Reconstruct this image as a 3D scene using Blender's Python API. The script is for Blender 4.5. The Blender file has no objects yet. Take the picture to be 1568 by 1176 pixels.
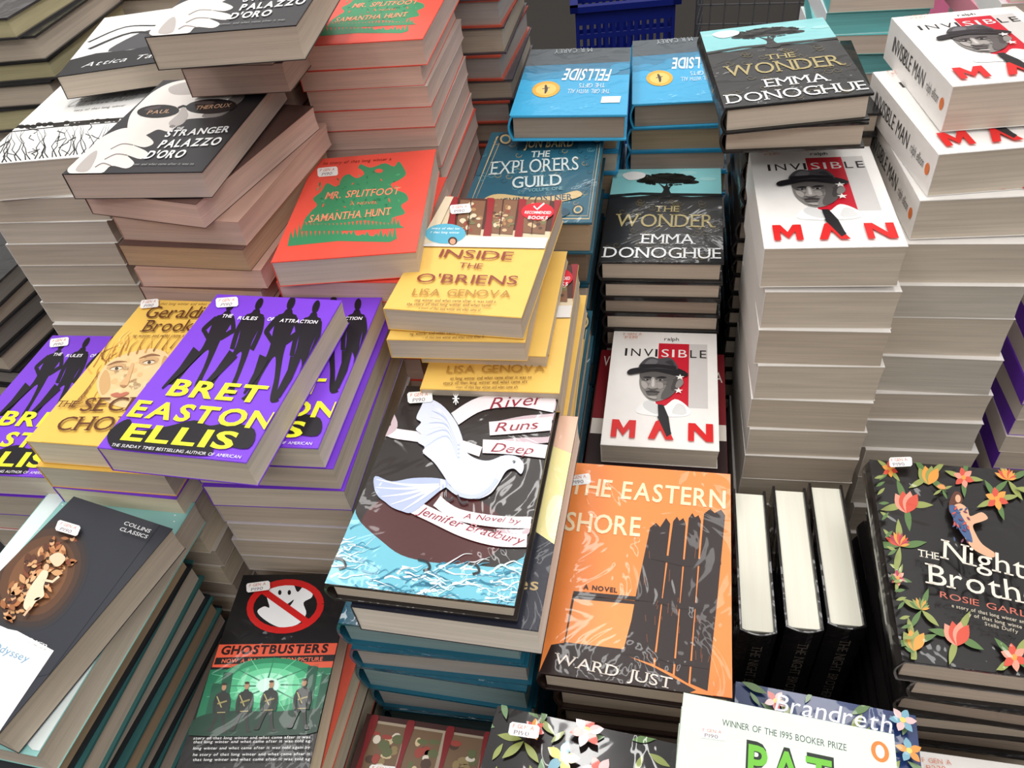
import bpy, math, random
from mathutils import Matrix, Vector
random.seed(7)
scene=bpy.context.scene
scene.view_settings.view_transform='Standard'
RX=math.radians
# ------------------------------------------------------------ materials
MC={}
def lin(c):
    c=c/255.0
    return c/12.92 if c<=.04045 else ((c+.055)/1.055)**2.4
def col(rgb,rough=.42,coat=0.0,metal=0.0,bump=0.0):
    k=(tuple(rgb),rough,coat,metal,bump)
    if k in MC: return MC[k]
    m=bpy.data.materials.new('cover_%02x%02x%02x'%tuple(int(a) for a in rgb)); m.use_nodes=True
    nt=m.node_tree; b=nt.nodes['Principled BSDF']
    base=(lin(rgb[0]),lin(rgb[1]),lin(rgb[2]),1)
    tc=nt.nodes.new('ShaderNodeTexCoord'); n=nt.nodes.new('ShaderNodeTexNoise'); n.inputs['Scale'].default_value=60; n.inputs['Detail'].default_value=3
    nt.links.new(tc.outputs['Object'],n.inputs['Vector'])
    mx=nt.nodes.new('ShaderNodeMix'); mx.data_type='RGBA'
    mx.inputs[6].default_value=tuple(a*.95 for a in base[:3])+(1,); mx.inputs[7].default_value=tuple(min(1,a*1.04) for a in base[:3])+(1,)
    nt.links.new(n.outputs['Fac'],mx.inputs[0]); nt.links.new(mx.outputs[2],b.inputs['Base Color'])
    b.inputs['Roughness'].default_value=rough; b.inputs['Metallic'].default_value=metal
    b.inputs['Specular IOR Level'].default_value=.3
    if coat>0:
        b.inputs['Coat Weight'].default_value=coat; b.inputs['Coat Roughness'].default_value=.05
        n2=nt.nodes.new('ShaderNodeTexNoise'); n2.inputs['Scale'].default_value=14; n2.inputs['Detail'].default_value=2; n2.inputs['Distortion'].default_value=2.0
        nt.links.new(tc.outputs['Object'],n2.inputs['Vector'])
        bp=nt.nodes.new('ShaderNodeBump'); bp.inputs['Strength'].default_value=.5; bp.inputs['Distance'].default_value=.007
        nt.links.new(n2.outputs['Fac'],bp.inputs['Height']); nt.links.new(bp.outputs['Normal'],b.inputs['Coat Normal'])
    MC[k]=m; return m
def paper(rgb,name='page_edges',axis=2,lo=.82):
    k=('paper',tuple(rgb),axis,lo)
    if k in MC: return MC[k]
    m=bpy.data.materials.new(name); m.use_nodes=True; nt=m.node_tree; b=nt.nodes['Principled BSDF']
    tc=nt.nodes.new('ShaderNodeTexCoord'); mp=nt.nodes.new('ShaderNodeMapping')
    sc=[6,6,6]; sc[axis]=1600; mp.inputs['Scale'].default_value=sc
    n=nt.nodes.new('ShaderNodeTexNoise'); n.inputs['Scale'].default_value=1; n.inputs['Detail'].default_value=2
    nt.links.new(tc.outputs['Object'],mp.inputs['Vector']); nt.links.new(mp.outputs[0],n.inputs['Vector'])
    n2=nt.nodes.new('ShaderNodeTexNoise'); n2.inputs['Scale'].default_value=1; n2.inputs['Detail'].default_value=2
    mp2=nt.nodes.new('ShaderNodeMapping'); sc2=[9,9,9]; sc2[axis]=160; mp2.inputs['Scale'].default_value=sc2
    nt.links.new(tc.outputs['Object'],mp2.inputs['Vector']); nt.links.new(mp2.outputs[0],n2.inputs['Vector'])
    ad=nt.nodes.new('ShaderNodeMath'); ad.operation='ADD'; nt.links.new(n.outputs['Fac'],ad.inputs[0]); nt.links.new(n2.outputs['Fac'],ad.inputs[1])
    cr=nt.nodes.new('ShaderNodeMapRange'); cr.inputs['From Min'].default_value=.7; cr.inputs['From Max'].default_value=1.3
    nt.links.new(ad.outputs[0],cr.inputs['Value'])
    L=[lin(a) for a in rgb]
    mx=nt.nodes.new('ShaderNodeMix'); mx.data_type='RGBA'; mx.inputs[6].default_value=tuple(a*lo for a in L)+(1,); mx.inputs[7].default_value=tuple(min(1,a*1.06) for a in L)+(1,)
    nt.links.new(cr.outputs[0],mx.inputs[0]); nt.links.new(mx.outputs[2],b.inputs['Base Color'])
    b.inputs['Roughness'].default_value=.85
    bp=nt.nodes.new('ShaderNodeBump'); bp.inputs['Strength'].default_value=.2 if lo<.9 else .02; bp.inputs['Distance'].default_value=.0005
    nt.links.new(ad.outputs[0],bp.inputs['Height']); nt.links.new(bp.outputs['Normal'],b.inputs['Normal'])
    MC[k]=m; return m
# ------------------------------------------------------------ mesh builder
class MB:
    def __init__(s): s.v=[]; s.f=[]; s.m=[]; s.mats=[]
    def mi(s,mat):
        if mat not in s.mats: s.mats.append(mat)
        return s.mats.index(mat)
    def box(s,M,x0,x1,y0,y1,z0,z1,mat):
        b=len(s.v); i=s.mi(mat)
        for z in (z0,z1):
            for x,y in ((x0,y0),(x1,y0),(x1,y1),(x0,y1)): s.v.append(M@Vector((x,y,z)))
        for q in ((0,3,2,1),(4,5,6,7),(0,1,5,4),(1,2,6,5),(2,3,7,6),(3,0,4,7)):
            s.f.append([b+k for k in q]); s.m.append(i)
    def prism(s,M,prof,y0,y1,mat):
        b=len(s.v); n=len(prof); i=s.mi(mat)
        for y in (y0,y1):
            for x,z in prof: s.v.append(M@Vector((x,y,z)))
        for k in range(n):
            s.f.append([b+k,b+(k+1)%n,b+n+(k+1)%n,b+n+k]); s.m.append(i)
        s.f.append([b+k for k in range(n)][::-1]); s.m.append(i); s.f.append([b+n+k for k in range(n)]); s.m.append(i)
    def obj(s,name,parent=None):
        me=bpy.data.meshes.new(name); me.from_pydata([tuple(v) for v in s.v],[],s.f); me.update()
        for m in s.mats: me.materials.append(m)
        me.polygons.foreach_set('material_index',s.m)
        o=bpy.data.objects.new(name,me); scene.collection.objects.link(o)
        if parent: o.parent=parent
        return o
def book(mb,M,w,h,t,kind,cov,pap,spine=None):
    spine=spine or cov
    if kind=='pb':
        c=.0006; j=.0005
        r=random.uniform(-.0012,.0012); x0,x1,y0,y1,z0,z1=-w/2+.0007,w/2-j,-h/2+j,h/2-j,-t+c,-c
        n=5; i=mb.mi(pap); b=len(mb.v)
        for k in range(n+1):
            z=z0+(z1-z0)*k/n; e=.0015*math.sin(math.pi*k/n)+r*(k/n-.5)
            for x,y in ((x0,y0+e*.3),(x1-e*.6,y0+e*.3),(x1-e*.6,y1-e*.3),(x0,y1-e*.3)): mb.v.append(M@Vector((x,y,z)))
        for k in range(n):
            for q in range(4):
                a=b+4*k+q; d=b+4*k+(q+1)%4; mb.f.append([a,d,d+4,a+4]); mb.m.append(i)
        mb.box(M,-w/2,w/2,-h/2,h/2,-c,0,cov); mb.box(M,-w/2,w/2,-h/2,h/2,-t,-t+c,cov)
        mb.box(M,-w/2,-w/2+.0007,-h/2,h/2,-t+c,-c,spine)
    else:
        c=.0028; o=.0035
        mb.box(M,-w/2+.004,w/2-o,-h/2+o,h/2-o,-t+c,-c,pap)
        mb.box(M,-w/2+.002,w/2,-h/2,h/2,-c,0,cov); mb.box(M,-w/2+.002,w/2,-h/2,h/2,-t,-t+c,cov)
        pr=[]; n=7
        for k in range(n+1):
            a=k/n; pr.append((-w/2+.002-.005*math.sin(math.pi*a),-t*a))
        pr+= [(-w/2+.0045-.005*math.sin(math.pi*(1-k/n)),-t+.0015+(t-.003)*k/n) for k in range(n+1)]
        mb.prism(M,pr,-h/2,h/2,spine)
def pose(x,y,z,yaw,tx=0,ty=0):
    return Matrix.Translation((x,y,z))@Matrix.Rotation(RX(yaw),4,'Z')@Matrix.Rotation(RX(tx),4,'X')@Matrix.Rotation(RX(ty),4,'Y')
def T(u,v): return (u*.9659+v*.2588, -u*.2588+v*.9659)
# ------------------------------------------------------------ glyphs
GC={}
def glyph(ch,bold):
    k=(ch,bold)
    if k in GC: return GC[k]
    cu=bpy.data.curves.new('g','FONT'); cu.body=ch; cu.size=1; cu.resolution_u=3; cu.offset=bold
    ob=bpy.data.objects.new('g',cu); scene.collection.objects.link(ob)
    dg=bpy.context.evaluated_depsgraph_get(); me=bpy.data.meshes.new_from_object(ob.evaluated_get(dg))
    vs=[(v.co.x,v.co.y) for v in me.vertices]; fs=[list(p.vertices) for p in me.polygons]
    bpy.data.objects.remove(ob); bpy.data.curves.remove(cu); bpy.data.meshes.remove(me)
    if vs:
        x0=min(v[0] for v in vs); x1=max(v[0] for v in vs); vs=[(x-x0,y) for x,y in vs]; g=(vs,fs,x1-x0)
    else: g=([],[],.28)
    GC[k]=g; return g
CAP=max(y for x,y in glyph('H',0)[0])
L_,R_,C_=0.06,.94,.5
SER={'I':[(C_,1,1)],'N':[(L_,1,1),(R_,1,0)],'H':[(L_,1,1),(R_,1,1)],'M':[(L_,1,1),(R_,1,1)],'U':[(L_,1,0),(R_,1,0)],'E':[(L_,1,1)],'D':[(L_,1,1)],'B':[(L_,1,1)],'P':[(L_,1,1)],'R':[(L_,1,1),(R_,0,1)],'F':[(L_,1,1)],'L':[(L_,1,1)],'T':[(C_,0,1)],'A':[(L_,0,1),(R_,0,1)],'K':[(L_,1,1),(R_,1,1)],'V':[(L_,1,0),(R_,1,0)],'W':[(L_,1,0),(R_,1,0)],'Y':[(L_,1,0),(R_,1,0),(C_,0,1)],'X':[(L_,1,1),(R_,1,1)],
'r':[(L_,0,1)],'h':[(L_,0,1),(R_,0,1)],'l':[(C_,0,1)],'i':[(C_,0,1)],'n':[(L_,0,1),(R_,0,1)],'m':[(L_,0,1),(C_,0,1),(R_,0,1)],'k':[(L_,0,1),(R_,0,1)],'f':[(.4,0,1)]}
def smooth(pts,n=4):
    out=[]; N=len(pts)
    for i in range(N):
        p0,p1,p2,p3=pts[i-1],pts[i],pts[(i+1)%N],pts[(i+2)%N]
        for k in range(n):
            t=k/n
            out.append(tuple(.5*(2*p1[d]+(p2[d]-p0[d])*t+(2*p0[d]-5*p1[d]+4*p2[d]-p3[d])*t*t+(-p0[d]+3*p1[d]-3*p2[d]+p3[d])*t**3) for d in (0,1)))
    return out
# ------------------------------------------------------------ cover artwork (flat printed shapes on the cover surface)
class Art:
    def __init__(s,w,h,corners=None,frame=None,finish=(.38,0)):
        s.w,s.h=w,h; s.mb=MB(); s.lay=.00025; s.frame=frame; s.fin=finish; s.Hm=None
        if corners: s.Hm=s.homog(corners)
    def homog(s,c):   # quad (TL,TR,BR,BL) traced on the cover -> unit square
        import numpy as np
        A=[];B=[]
        for (x,y),(u,v) in zip(c,((0,0),(1,0),(1,1),(0,1))):
            A.append([x,y,1,0,0,0,-u*x,-u*y]); B.append(u); A.append([0,0,0,x,y,1,-v*x,-v*y]); B.append(v)
        return list(np.linalg.solve(np.array(A,float),np.array(B,float)))+[1]
    def P(s,p):
        if s.Hm:
            H=s.Hm; d=H[6]*p[0]+H[7]*p[1]+1
            u=(H[0]*p[0]+H[1]*p[1]+H[2])/d; v=(H[3]*p[0]+H[4]*p[1]+H[5])/d
        else: u=p[0]/100; v=p[1]/(100*s.h/s.w)
        return Vector((u*s.w-s.w/2, s.h/2-v*s.h))
    def V(s,q,z):
        e=.0004
        x=min(max(q[0],-s.w/2+e),s.w/2-e); y=min(max(q[1],-s.h/2+e),s.h/2-e)
        if s.frame: return s.frame@Vector((x,y,z))
        return Vector((x,y,z))
    def up(s): s.lay+=.00004
    def poly(s,pts,c,raw=False,keep=False):
        from mathutils.geometry import tessellate_polygon
        q=[Vector(p) if raw else s.P(p) for p in pts]
        e=.0004
        q=[Vector((min(max(a[0],-s.w/2+e),s.w/2-e),min(max(a[1],-s.h/2+e),s.h/2-e))) for a in q]
        tr=tessellate_polygon([[Vector((a[0],a[1],0)) for a in q]])
        b=len(s.mb.v); i=s.mb.mi(col(c,s.fin[0],s.fin[1]))
        for a in q: s.mb.v.append(s.V(a,s.lay))
        for t in tr:
            t=list(t); A,B,C=q[t[0]],q[t[1]],q[t[2]]
            if (B-A).cross(C-A)<0: t=t[::-1]
            s.mb.f.append([b+k for k in t]); s.mb.m.append(i)
        if not keep: s.up()
    def sp(s,pts,c,keep=False): s.poly(smooth(pts),c,keep=keep)
    def rect(s,x0,y0,x1,y1,c,keep=False): s.poly([(x0,y0),(x1,y0),(x1,y1),(x0,y1)],c,keep=keep)
    def ell(s,x,y,rx,ry,c,n=20,ang=0,keep=False):
        ca,sa=math.cos(RX(ang)),math.sin(RX(ang))
        s.poly([(x+rx*math.cos(a)*ca-ry*math.sin(a)*sa,y+rx*math.cos(a)*sa+ry*math.sin(a)*ca) for a in [2*math.pi*k/n for k in range(n)]],c,keep=keep)
    def line(s,pts,wd,c,taper=False,keep=False):
        n=len(pts)
        if n<2: return
        L=[];R=[]
        for k in range(n):
            a=pts[max(0,k-1)]; b=pts[min(n-1,k+1)]; dx,dy=b[0]-a[0],b[1]-a[1]; d=math.hypot(dx,dy) or 1
            q=wd/2*((1-.85*k/(n-1)) if taper else 1)
            L.append((pts[k][0]-dy/d*q,pts[k][1]+dx/d*q)); R.append((pts[k][0]+dy/d*q,pts[k][1]-dx/d*q))
        s.poly(L+R[::-1],c,keep=keep)
    def curve(s,pts,wd,c,taper=False,keep=False):   # smoothed open stroke
        P=[pts[0]]+list(pts)+[pts[-1]]; out=[]
        for i in range(1,len(P)-2):
            p0,p1,p2,p3=P[i-1],P[i],P[i+1],P[i+2]
            for k in range(5):
                t=k/5; out.append(tuple(.5*(2*p1[d]+(p2[d]-p0[d])*t+(2*p0[d]-5*p1[d]+4*p2[d]-p3[d])*t*t+(-p0[d]+3*p1[d]-3*p2[d]+p3[d])*t**3) for d in (0,1)))
        out.append(tuple(pts[-1])); s.line(out,wd,c,taper,keep)
    def text(s,t,p0,p1,hp,c,bold=0.0,serif=0,shear=0,arc=0):
        A=s.P(p0); B=s.P(p1); U=s.P((p0[0],p0[1]-hp))-A
        X=(B-A); W=X.length; X=X/W; Y=Vector((-X[1],X[0])); H=abs(U.dot(Y))
        adv=0; items=[]; gap=.09
        for ch in t:
            g=glyph(ch,bold); items.append((adv,ch,g)); adv+=g[2]+gap
        adv-=gap; sx=W/adv; sy=H/CAP; mi=s.mb.mi(col(c,s.fin[0],s.fin[1]))
        for a,ch,(vs,fs,gw) in items:
            b=len(s.mb.v)
            def put(x,y):
                xx=(a+x)*sx+shear*y*sy; yy=y*sy+arc*4*((a+x)/adv)*(1-(a+x)/adv)*H
                s.mb.v.append(s.V(A+X*xx+Y*yy,s.lay))
            for x,y in vs: put(x,y)
            for f in fs: s.mb.f.append([b+k for k in f]); s.mb.m.append(mi)
            if serif and ch in SER:
                for xf,tp,bt in SER[ch]:
                    cx=(gw*xf if ch!='I' else gw/2); hw=.15 if xf==C_ else .12; th=.05
                    for on,y0 in ((tp,CAP-th),(bt,0)):
                        if on:
                            b2=len(s.mb.v); put(cx-hw,y0); put(cx+hw,y0); put(cx+hw,y0+th); put(cx-hw,y0+th)
                            s.mb.f.append([b2,b2+1,b2+2,b2+3]); s.mb.m.append(mi)
        s.up()
    def small(s,p0,p1,hp,c,n=28):
        w="the story of that long winter and what came after it was told again by all who lived there once"
        k=random.randrange(0,30); s.text(w[k:k+n].strip(),p0,p1,hp,c,bold=.01)
    def sticker(s,x,y,k=1.0,a=-4):
        k*=.88
        ca,sa=math.cos(RX(a)),math.sin(RX(a))
        def q(px,py): return (x+(px*ca-py*sa)*k,y+(px*sa+py*ca)*k)
        s.poly([q(-22,-6),q(-19,-9),q(19,-9),q(22,-6),q(22,7),q(19,10),q(-19,10),q(-22,7)],(248,246,244))
        s.text('F GEN A',q(-17,-1),q(14,-1),5.5*k,(206,120,100),bold=.005); s.text('P190',q(-14,8),q(8,8),6*k,(130,120,130),bold=.005)
    def leaf(s,x,y,L,ang,c,wd=.3,keep=False):
        ca,sa=math.cos(RX(ang)),math.sin(RX(ang)); pts=[]
        for k in range(9):
            t=k/8; pts.append((t*L,math.sin(math.pi*t)*L*wd/2))
        for k in range(7,0,-1):
            t=k/8; pts.append((t*L,-math.sin(math.pi*t)*L*wd/2))
        s.poly([(x+a*ca-b*sa,y+a*sa+b*ca) for a,b in pts],c,keep=keep)
    def flower(s,x,y,r,c1,c2,c3,n=6,rot=0):
        for k in range(n): s.leaf(x,y,r,rot+360*k/n,c1 if k%2 else c2,.55)
        s.ell(x,y,r*.22,r*.22,c3,10)
    def figure(s,hip,head,side,c,feet=((-.30,-1.12),(.30,-1.12)),arms='hip',skin=None):
        ux,uy=head[0]-hip[0],head[1]-hip[1]
        def q(x,y): return (hip[0]+x*side[0]+y*ux,hip[1]+x*side[1]+y*uy)
        (lx,ly),(rx,ry)=feet
        s.sp([q(-.07,.74),q(-.13,.66),q(-.26,.60),q(-.24,.30),q(-.2,.05),q(-.22,-.2),q((lx-.22)/2-.03,-.55),q(lx-.06,ly+.1),q(lx-.16,ly),q(lx+.07,ly),q(lx*.5-.01,-.55),q(0,-.16),q(rx*.5+.01,-.55),q(rx-.07,ry),q(rx+.16,ry),q(rx+.06,ry+.1),q((rx+.22)/2+.03,-.55),q(.22,-.2),q(.2,.05),q(.24,.30),q(.26,.60),q(.13,.66),q(.07,.74)],c)
        for g in (-1,1):
            if arms=='hip': s.curve([q(g*.22,.58),q(g*.40,.32),q(g*.34,.24),q(g*.16,.10)],abs(side[0])*.13,c)
            else: s.curve([q(g*.23,.58),q(g*.31,.3),q(g*.29,.0),q(g*.27,-.12)],abs(side[0])*.13,c)
        h=[(.10*math.cos(t)*1.0,.86+.13*math.sin(t)) for t in [2*math.pi*k/14 for k in range(14)]]
        s.poly([q(*a) for a in h],skin or c)
def bevel(o,w=.0006):
    m=o.modifiers.new('soft_edges','BEVEL'); m.width=w; m.segments=2; m.limit_method='ANGLE'; m.angle_limit=RX(40)
def hero(name,ps,w,h,t,kind,cov,pap,art=None,corners=None,fin=(.38,0),spine=None,spine_art=None):
    e=bpy.data.objects.new(name,None); e.empty_display_size=.02; scene.collection.objects.link(e); e.matrix_world=pose(*ps)
    mb=MB(); cm=col(cov,fin[0],fin[1]); book(mb,Matrix.Identity(4),w,h,t,kind,cm,paper(pap),col(spine,fin[0],fin[1]) if spine else None); bo=mb.obj('book_body',e)
    if kind=='hc': bevel(bo)
    if art:
        a=Art(w,h,corners,None,fin); art(a); a.mb.obj('cover_print',e)
    if spine_art:
        off=-w/2-(.0002 if kind=='pb' else .0055)
        fr=Matrix(((0,0,-1,off),(-1,0,0,0),(0,1,0,-t/2),(0,0,0,1)))
        a=Art(h,t,None,fr,fin); spine_art(a); a.mb.obj('spine_print',e)
    return e
def hash_(s): return sum(ord(c)*(i+3) for i,c in enumerate(s))
def stack(name,x,y,yaw,ztop,zbot,w,h,t,kind,covs,pap,offs=(),jit=.003,jy=1.5,fin=(.45,0),spines=None,drift=(0,0),tv=.12):
    o=MB(); z=ztop; k=0
    rr=random.Random(hash_(name)+int(x*1000)+int(y*977))
    while z-t*.6>zbot:
        if k<len(offs): dx,dy,da,tt=offs[k]
        else:
            if offs: lx,ly,la,_=offs[-1]
            else: lx=ly=la=0
            dx=lx+rr.uniform(-jit,jit)+drift[0]*(k-len(offs)+1); dy=ly+rr.uniform(-jit,jit)+drift[1]*(k-len(offs)+1); da=la+rr.uniform(-jy,jy); tt=t*rr.uniform(1-tv,1+tv)
        if z-tt<zbot+t*.35: tt=z-zbot
        c=covs[min(k,len(covs)-1)] if len(covs)>2 else covs[k%len(covs)]; M=Matrix.Translation((dx,dy,z))@Matrix.Rotation(RX(da),4,'Z')
        p=pap[k%len(pap)] if isinstance(pap[0],(tuple,list)) else pap
        book(o,M,w,h,tt,kind,col(c,fin[0],fin[1]),paper(p),col(spines[k%len(spines)],fin[0],fin[1]) if spines else None)
        z-=tt; k+=1
    ob=o.obj(name); ob.matrix_world=pose(x,y,0,yaw); return ob
GREY=(208,193,176); WHT=(219,206,190); CRM=(238,223,198); PNK=(216,184,171); DGR=(168,152,137); TAN=(188,162,132)
# ------------------------------------------------------------ cover designs
def A_inv(a):
    W,H=100,153
    a.rect(0,0,W,H,(246,243,240))
    a.rect(45,17,74,104,(204,30,50)); a.rect(74,17,91,104,(212,208,206))
    for i,(ch,x) in enumerate(zip('INVISIBLE',(13,19,31,42,48,58,64,75,84))):
        wd={'I':2.2,'N':9,'V':9,'S':7,'B':8,'L':6,'E':6}[ch]
        a.text(ch,(x,37),(x+wd,37),11,(245,240,238) if 3<=i<=6 and x>44 and x<74 else (40,36,38))
    a.text('ralph',(50,13),(64,13),5,(50,45,45)); a.text('ellison',(82,74),(82,60),5,(50,45,45))
    s1,s2,s3,s4,bk=(140,135,132),(96,92,91),(176,170,166),(202,198,194),(34,32,36); rr=random.Random(5)
    a.sp([(28,112),(33,101),(42,99),(52,104),(62,94),(72,101),(76,111),(66,116),(40,116)],(250,250,250))
    a.sp([(36,108),(34,101),(40,97),(48,105),(46,114)],(222,222,222)); a.sp([(60,112),(64,100),(70,102),(72,112)],(226,226,226))
    a.sp([(31,60),(29,70),(30,80),(33,88),(38,95),(45,98),(53,95),(60,88),(64,79),(66,70),(64,60),(48,56)],s1)
    for k in range(60):
        t=rr.uniform(0,6.28); q=rr.uniform(.1,.88); x=46+15*q*math.cos(t); sh=max(0,(x-44)*1.6); v=rr.choice([136,146,128,154]); a.ell(x,78+17*q*math.sin(t),rr.uniform(1.2,3),rr.uniform(1.2,3),(v-sh,v-4-sh,v-7-sh),8,keep=(k%6!=0))
    a.up()
    a.sp([(52,60),(54,70),(53,80),(50,88),(50,95),(56,93),(62,85),(66,74),(65,60)],s2); a.sp([(56,64),(60,70),(58,80),(60,84),(64,76),(65,62)],(74,70,70))
    a.sp([(31,60),(62,58),(62,67),(54,71),(42,70),(32,71)],(92,88,87))
    a.sp([(31,73),(35,74),(37,79),(35,83),(32,80)],s3); a.sp([(45,74),(50,74),(51,80),(47,82)],(160,154,150))
    a.sp([(64,70),(68,68),(69,74),(65,80),(62,78)],s1)
    a.sp([(32,67.5),(37,66),(41,67.5),(37,68.5)],bk); a.sp([(44,67.5),(49,65),(54,66.5),(50,68)],bk)
    a.ell(36,70.6,2.2,.7,s3,10); a.ell(36.4,70.6,1.2,1,bk,8); a.ell(48.5,70.2,2.6,.8,s3,10); a.ell(48.2,70.2,1.3,1.1,bk,8)
    a.sp([(40,68),(43,68),(45,78),(46,81),(41,82.5),(37,81),(39,76)],(164,158,154)); a.sp([(41,70),(42.4,70),(43,79),(40.5,79)],s4); a.sp([(38,81.5),(41,83),(46,82),(44,84),(39,84)],s2)
    a.sp([(36,86),(41,85),(48,86),(46,87.4),(37,87.4)],(60,54,56)); a.sp([(36,88.2),(42,87.8),(47,88.2),(44,90.5),(39,90.5)],s2); a.sp([(38,93),(45,93),(45,96),(40,95)],s3)
    a.sp([(17,62),(20,57),(30,54),(48,51),(62,53),(71,58),(73,63),(67,65),(56,62),(42,59),(30,62),(20,65)],bk)
    a.sp([(28,56),(31,45),(38,39),(46,41),(55,39),(61,45),(63,56),(46,55)],(78,76,80)); a.sp([(33,50),(38,42),(45,44),(42,50)],(112,110,114)); a.sp([(52,46),(57,43),(60,48),(60,51)],(56,54,58))
    a.poly([(28,57),(29,50),(46,49),(62,51),(63,57),(46,54)],bk)
    a.poly([(47,103),(52,103),(57,118),(60,141),(55,134),(48,118)],bk)
    for sx,sy in ((66,66),(65,84)):
        a.poly([(sx+(4.2 if k%2==0 else 1.7)*math.sin(math.pi*k/5),sy-(4.2 if k%2==0 else 1.7)*math.cos(math.pi*k/5)) for k in range(10)],(248,244,240))
    rd=(218,34,34)
    for x,x1 in ((8,29),):
        a.poly([(x,145),(x,124),(x+6,124),(x+10.5,134),(x+15,124),(x1,124),(x1,145),(x+16,145),(x+16,133),(x+10.5,143),(x+5,133),(x+5,145)],rd)
    a.poly([(74,145),(74,124),(80,124),(89,137),(89,124),(95,124),(95,145),(89,145),(79,132),(79,145)],rd)
    a.poly([(40,145),(46,124),(52,120),(62,145),(55,145),(50,133),(46,145)],rd); a.poly([(47,118),(54,116),(60,138),(56,142)],bk)
    a.text('F GEN A',(10,8),(28,7),3,(224,140,110)); a.text('P230',(12,13),(24,12),3.4,(224,140,110))
WT=[(937,260),(1107,257),(1106,402),(918,402)]
def A_wonder(a):
    a.poly([(900,240),(1120,240),(1120,420),(900,420)],(26,25,26))
    a.poly([(925,250),(1120,250),(1108,301),(1060,303),(1010,300),(960,304),(925,302)],(140,208,212))
    for k in range(6): a.ell(950+k*28+random.uniform(-8,8),272+random.uniform(-8,8),14,3,(160,216,218),12)
    rr=random.Random(8)
    for (x,y,rx,ry) in ((1020,271,24,5),(1000,276,22,5),(1042,275,24,6),(1022,279,34,4),(985,279,12,3),(1060,280,12,3)): a.ell(x,y,rx,ry,(24,26,26),14,keep=True)
    for k in range(60):
        t=rr.uniform(0,2*math.pi); a.ell(1022+46*math.cos(t)*rr.uniform(.6,1),276+9*math.sin(t),rr.uniform(2,5),rr.uniform(.8,2),(24,26,26),7,keep=True)
    a.up()
    a.sp([(1010,304),(1016,292),(1008,282),(1018,287),(1021,280),(1024,288),(1034,281),(1025,292),(1030,304)],(24,26,26))
    a.line([(925,303),(980,299),(1040,300),(1115,300)],4,(24,26,26))
    rr=random.Random(3)
    for k in range(44):
        x=rr.uniform(930,1095); y=rr.uniform(308,395)
        a.line([(x+7*math.cos(t*.9)*(1-t*.11),y+5*math.sin(t*.9)*(1-t*.11)) for t in range(8)],.8,(96,86,58),keep=True)
    a.up()
    go=(176,160,108)
    a.text('THE',(1002,327),(1040,327),9,go,serif=1); a.text('WONDER',(942,350),(1092,350),19,go,serif=1)
    wh=(235,236,238)
    a.text('EMMA',(982,375),(1062,375),14,wh,serif=1); a.text('DONOGHUE',(925,396),(1102,396),15,wh,serif=1)
    a.sp([(952,268),(968,264),(986,267),(984,274),(964,278),(954,274)],(246,246,244))
def A_fell(a):
    bl=(60,174,224)
    a.poly([(790,60),(990,60),(990,190),(760,190)],bl)
    a.poly([(790,60),(990,60),(968,106),(792,98)],(74,84,92)); a.poly([(790,96),(967,102),(967,120),(788,116)],(54,128,166))
    for k in range(10): a.ell(800+k*17,112+random.uniform(-4,6),16,5,(56,150,194),12)
    a.ell(836,134,23,12,(236,176,52),24); a.ell(836,134,17,8.6,(246,206,110),24)
    a.sp([(834,128),(837,128),(839,134),(837,139),(834,140),(834,134)],(60,44,40)); a.line([(830,133),(842,132)],1,(60,44,40))
    a.text('FELLSIDE',(940,112),(868,106),-16,(240,246,250),bold=.02)
    a.text('M R CAREY',(908,78),(848,76),-6,(170,176,182))
    a.text('THE GIRL WITH ALL',(938,140),(872,136),-6,(225,240,248)); a.text('THE GIFTS',(930,131),(890,129),-6,(225,240,248))
    a.poly([(926,150),(955,151),(953,160),(924,159)],(248,246,244))
ET=[(748,208),(928,207),(917,345),(690,325)]
def A_expl(a):
    a.poly([(700,190),(950,190),(950,360),(670,360)],(40,92,112))
    gd=(206,178,128); pale=(200,212,212)
    a.line([(756,214),(922,213),(911,338),(702,320),(756,214)],1.8,gd); a.line([(761,218),(917,217),(907,333),(709,316),(761,218)],.8,gd)
    rr=random.Random(5)
    for k in range(90):
        x=rr.uniform(725,910); y=rr.uniform(215,325); a.line([(x+6*math.cos(t*.8)*(1-t*.1),y+4*math.sin(t*.8)*(1-t*.1)) for t in range(7)],.9,rr.choice([(90,138,150),(26,64,82),(150,134,98)]),keep=True)
    a.up()
    for x,y in ((768,217),(915,218),(889,322),(722,312)): a.ell(x,y,11,8,(28,60,76)); a.ell(x,y,8,6,gd); a.ell(x,y,5.5,4,(46,100,118))
    a.poly([(788,215),(885,215),(882,232),(785,232)],(28,66,82)); a.text('JON BAIRD',(796,229),(874,229),10,gd,bold=.02)
    a.text('THE',(806,242),(836,242),8,pale,bold=.02,serif=1)
    a.text('EXPLORERS',(744,263),(886,262),17,pale,serif=1); a.text('GUILD',(776,283),(858,283),15,pale,bold=.01,serif=1)
    a.text('VOLUME ONE',(802,290),(860,290),4.5,(120,170,180))
    a.sp([(732,296),(755,290),(800,297),(850,298),(885,293),(893,302),(850,309),(800,308),(752,301),(728,306)],gd); a.text('KEVIN COSTNER',(752,305),(878,306),8,(40,70,90),bold=.02)
    a.ell(815,325,60,12,(28,70,90)); a.ell(815,325,40,8,(60,120,140))
OC=[(487,243),(665,232),(640,385),(412,402)]
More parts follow.
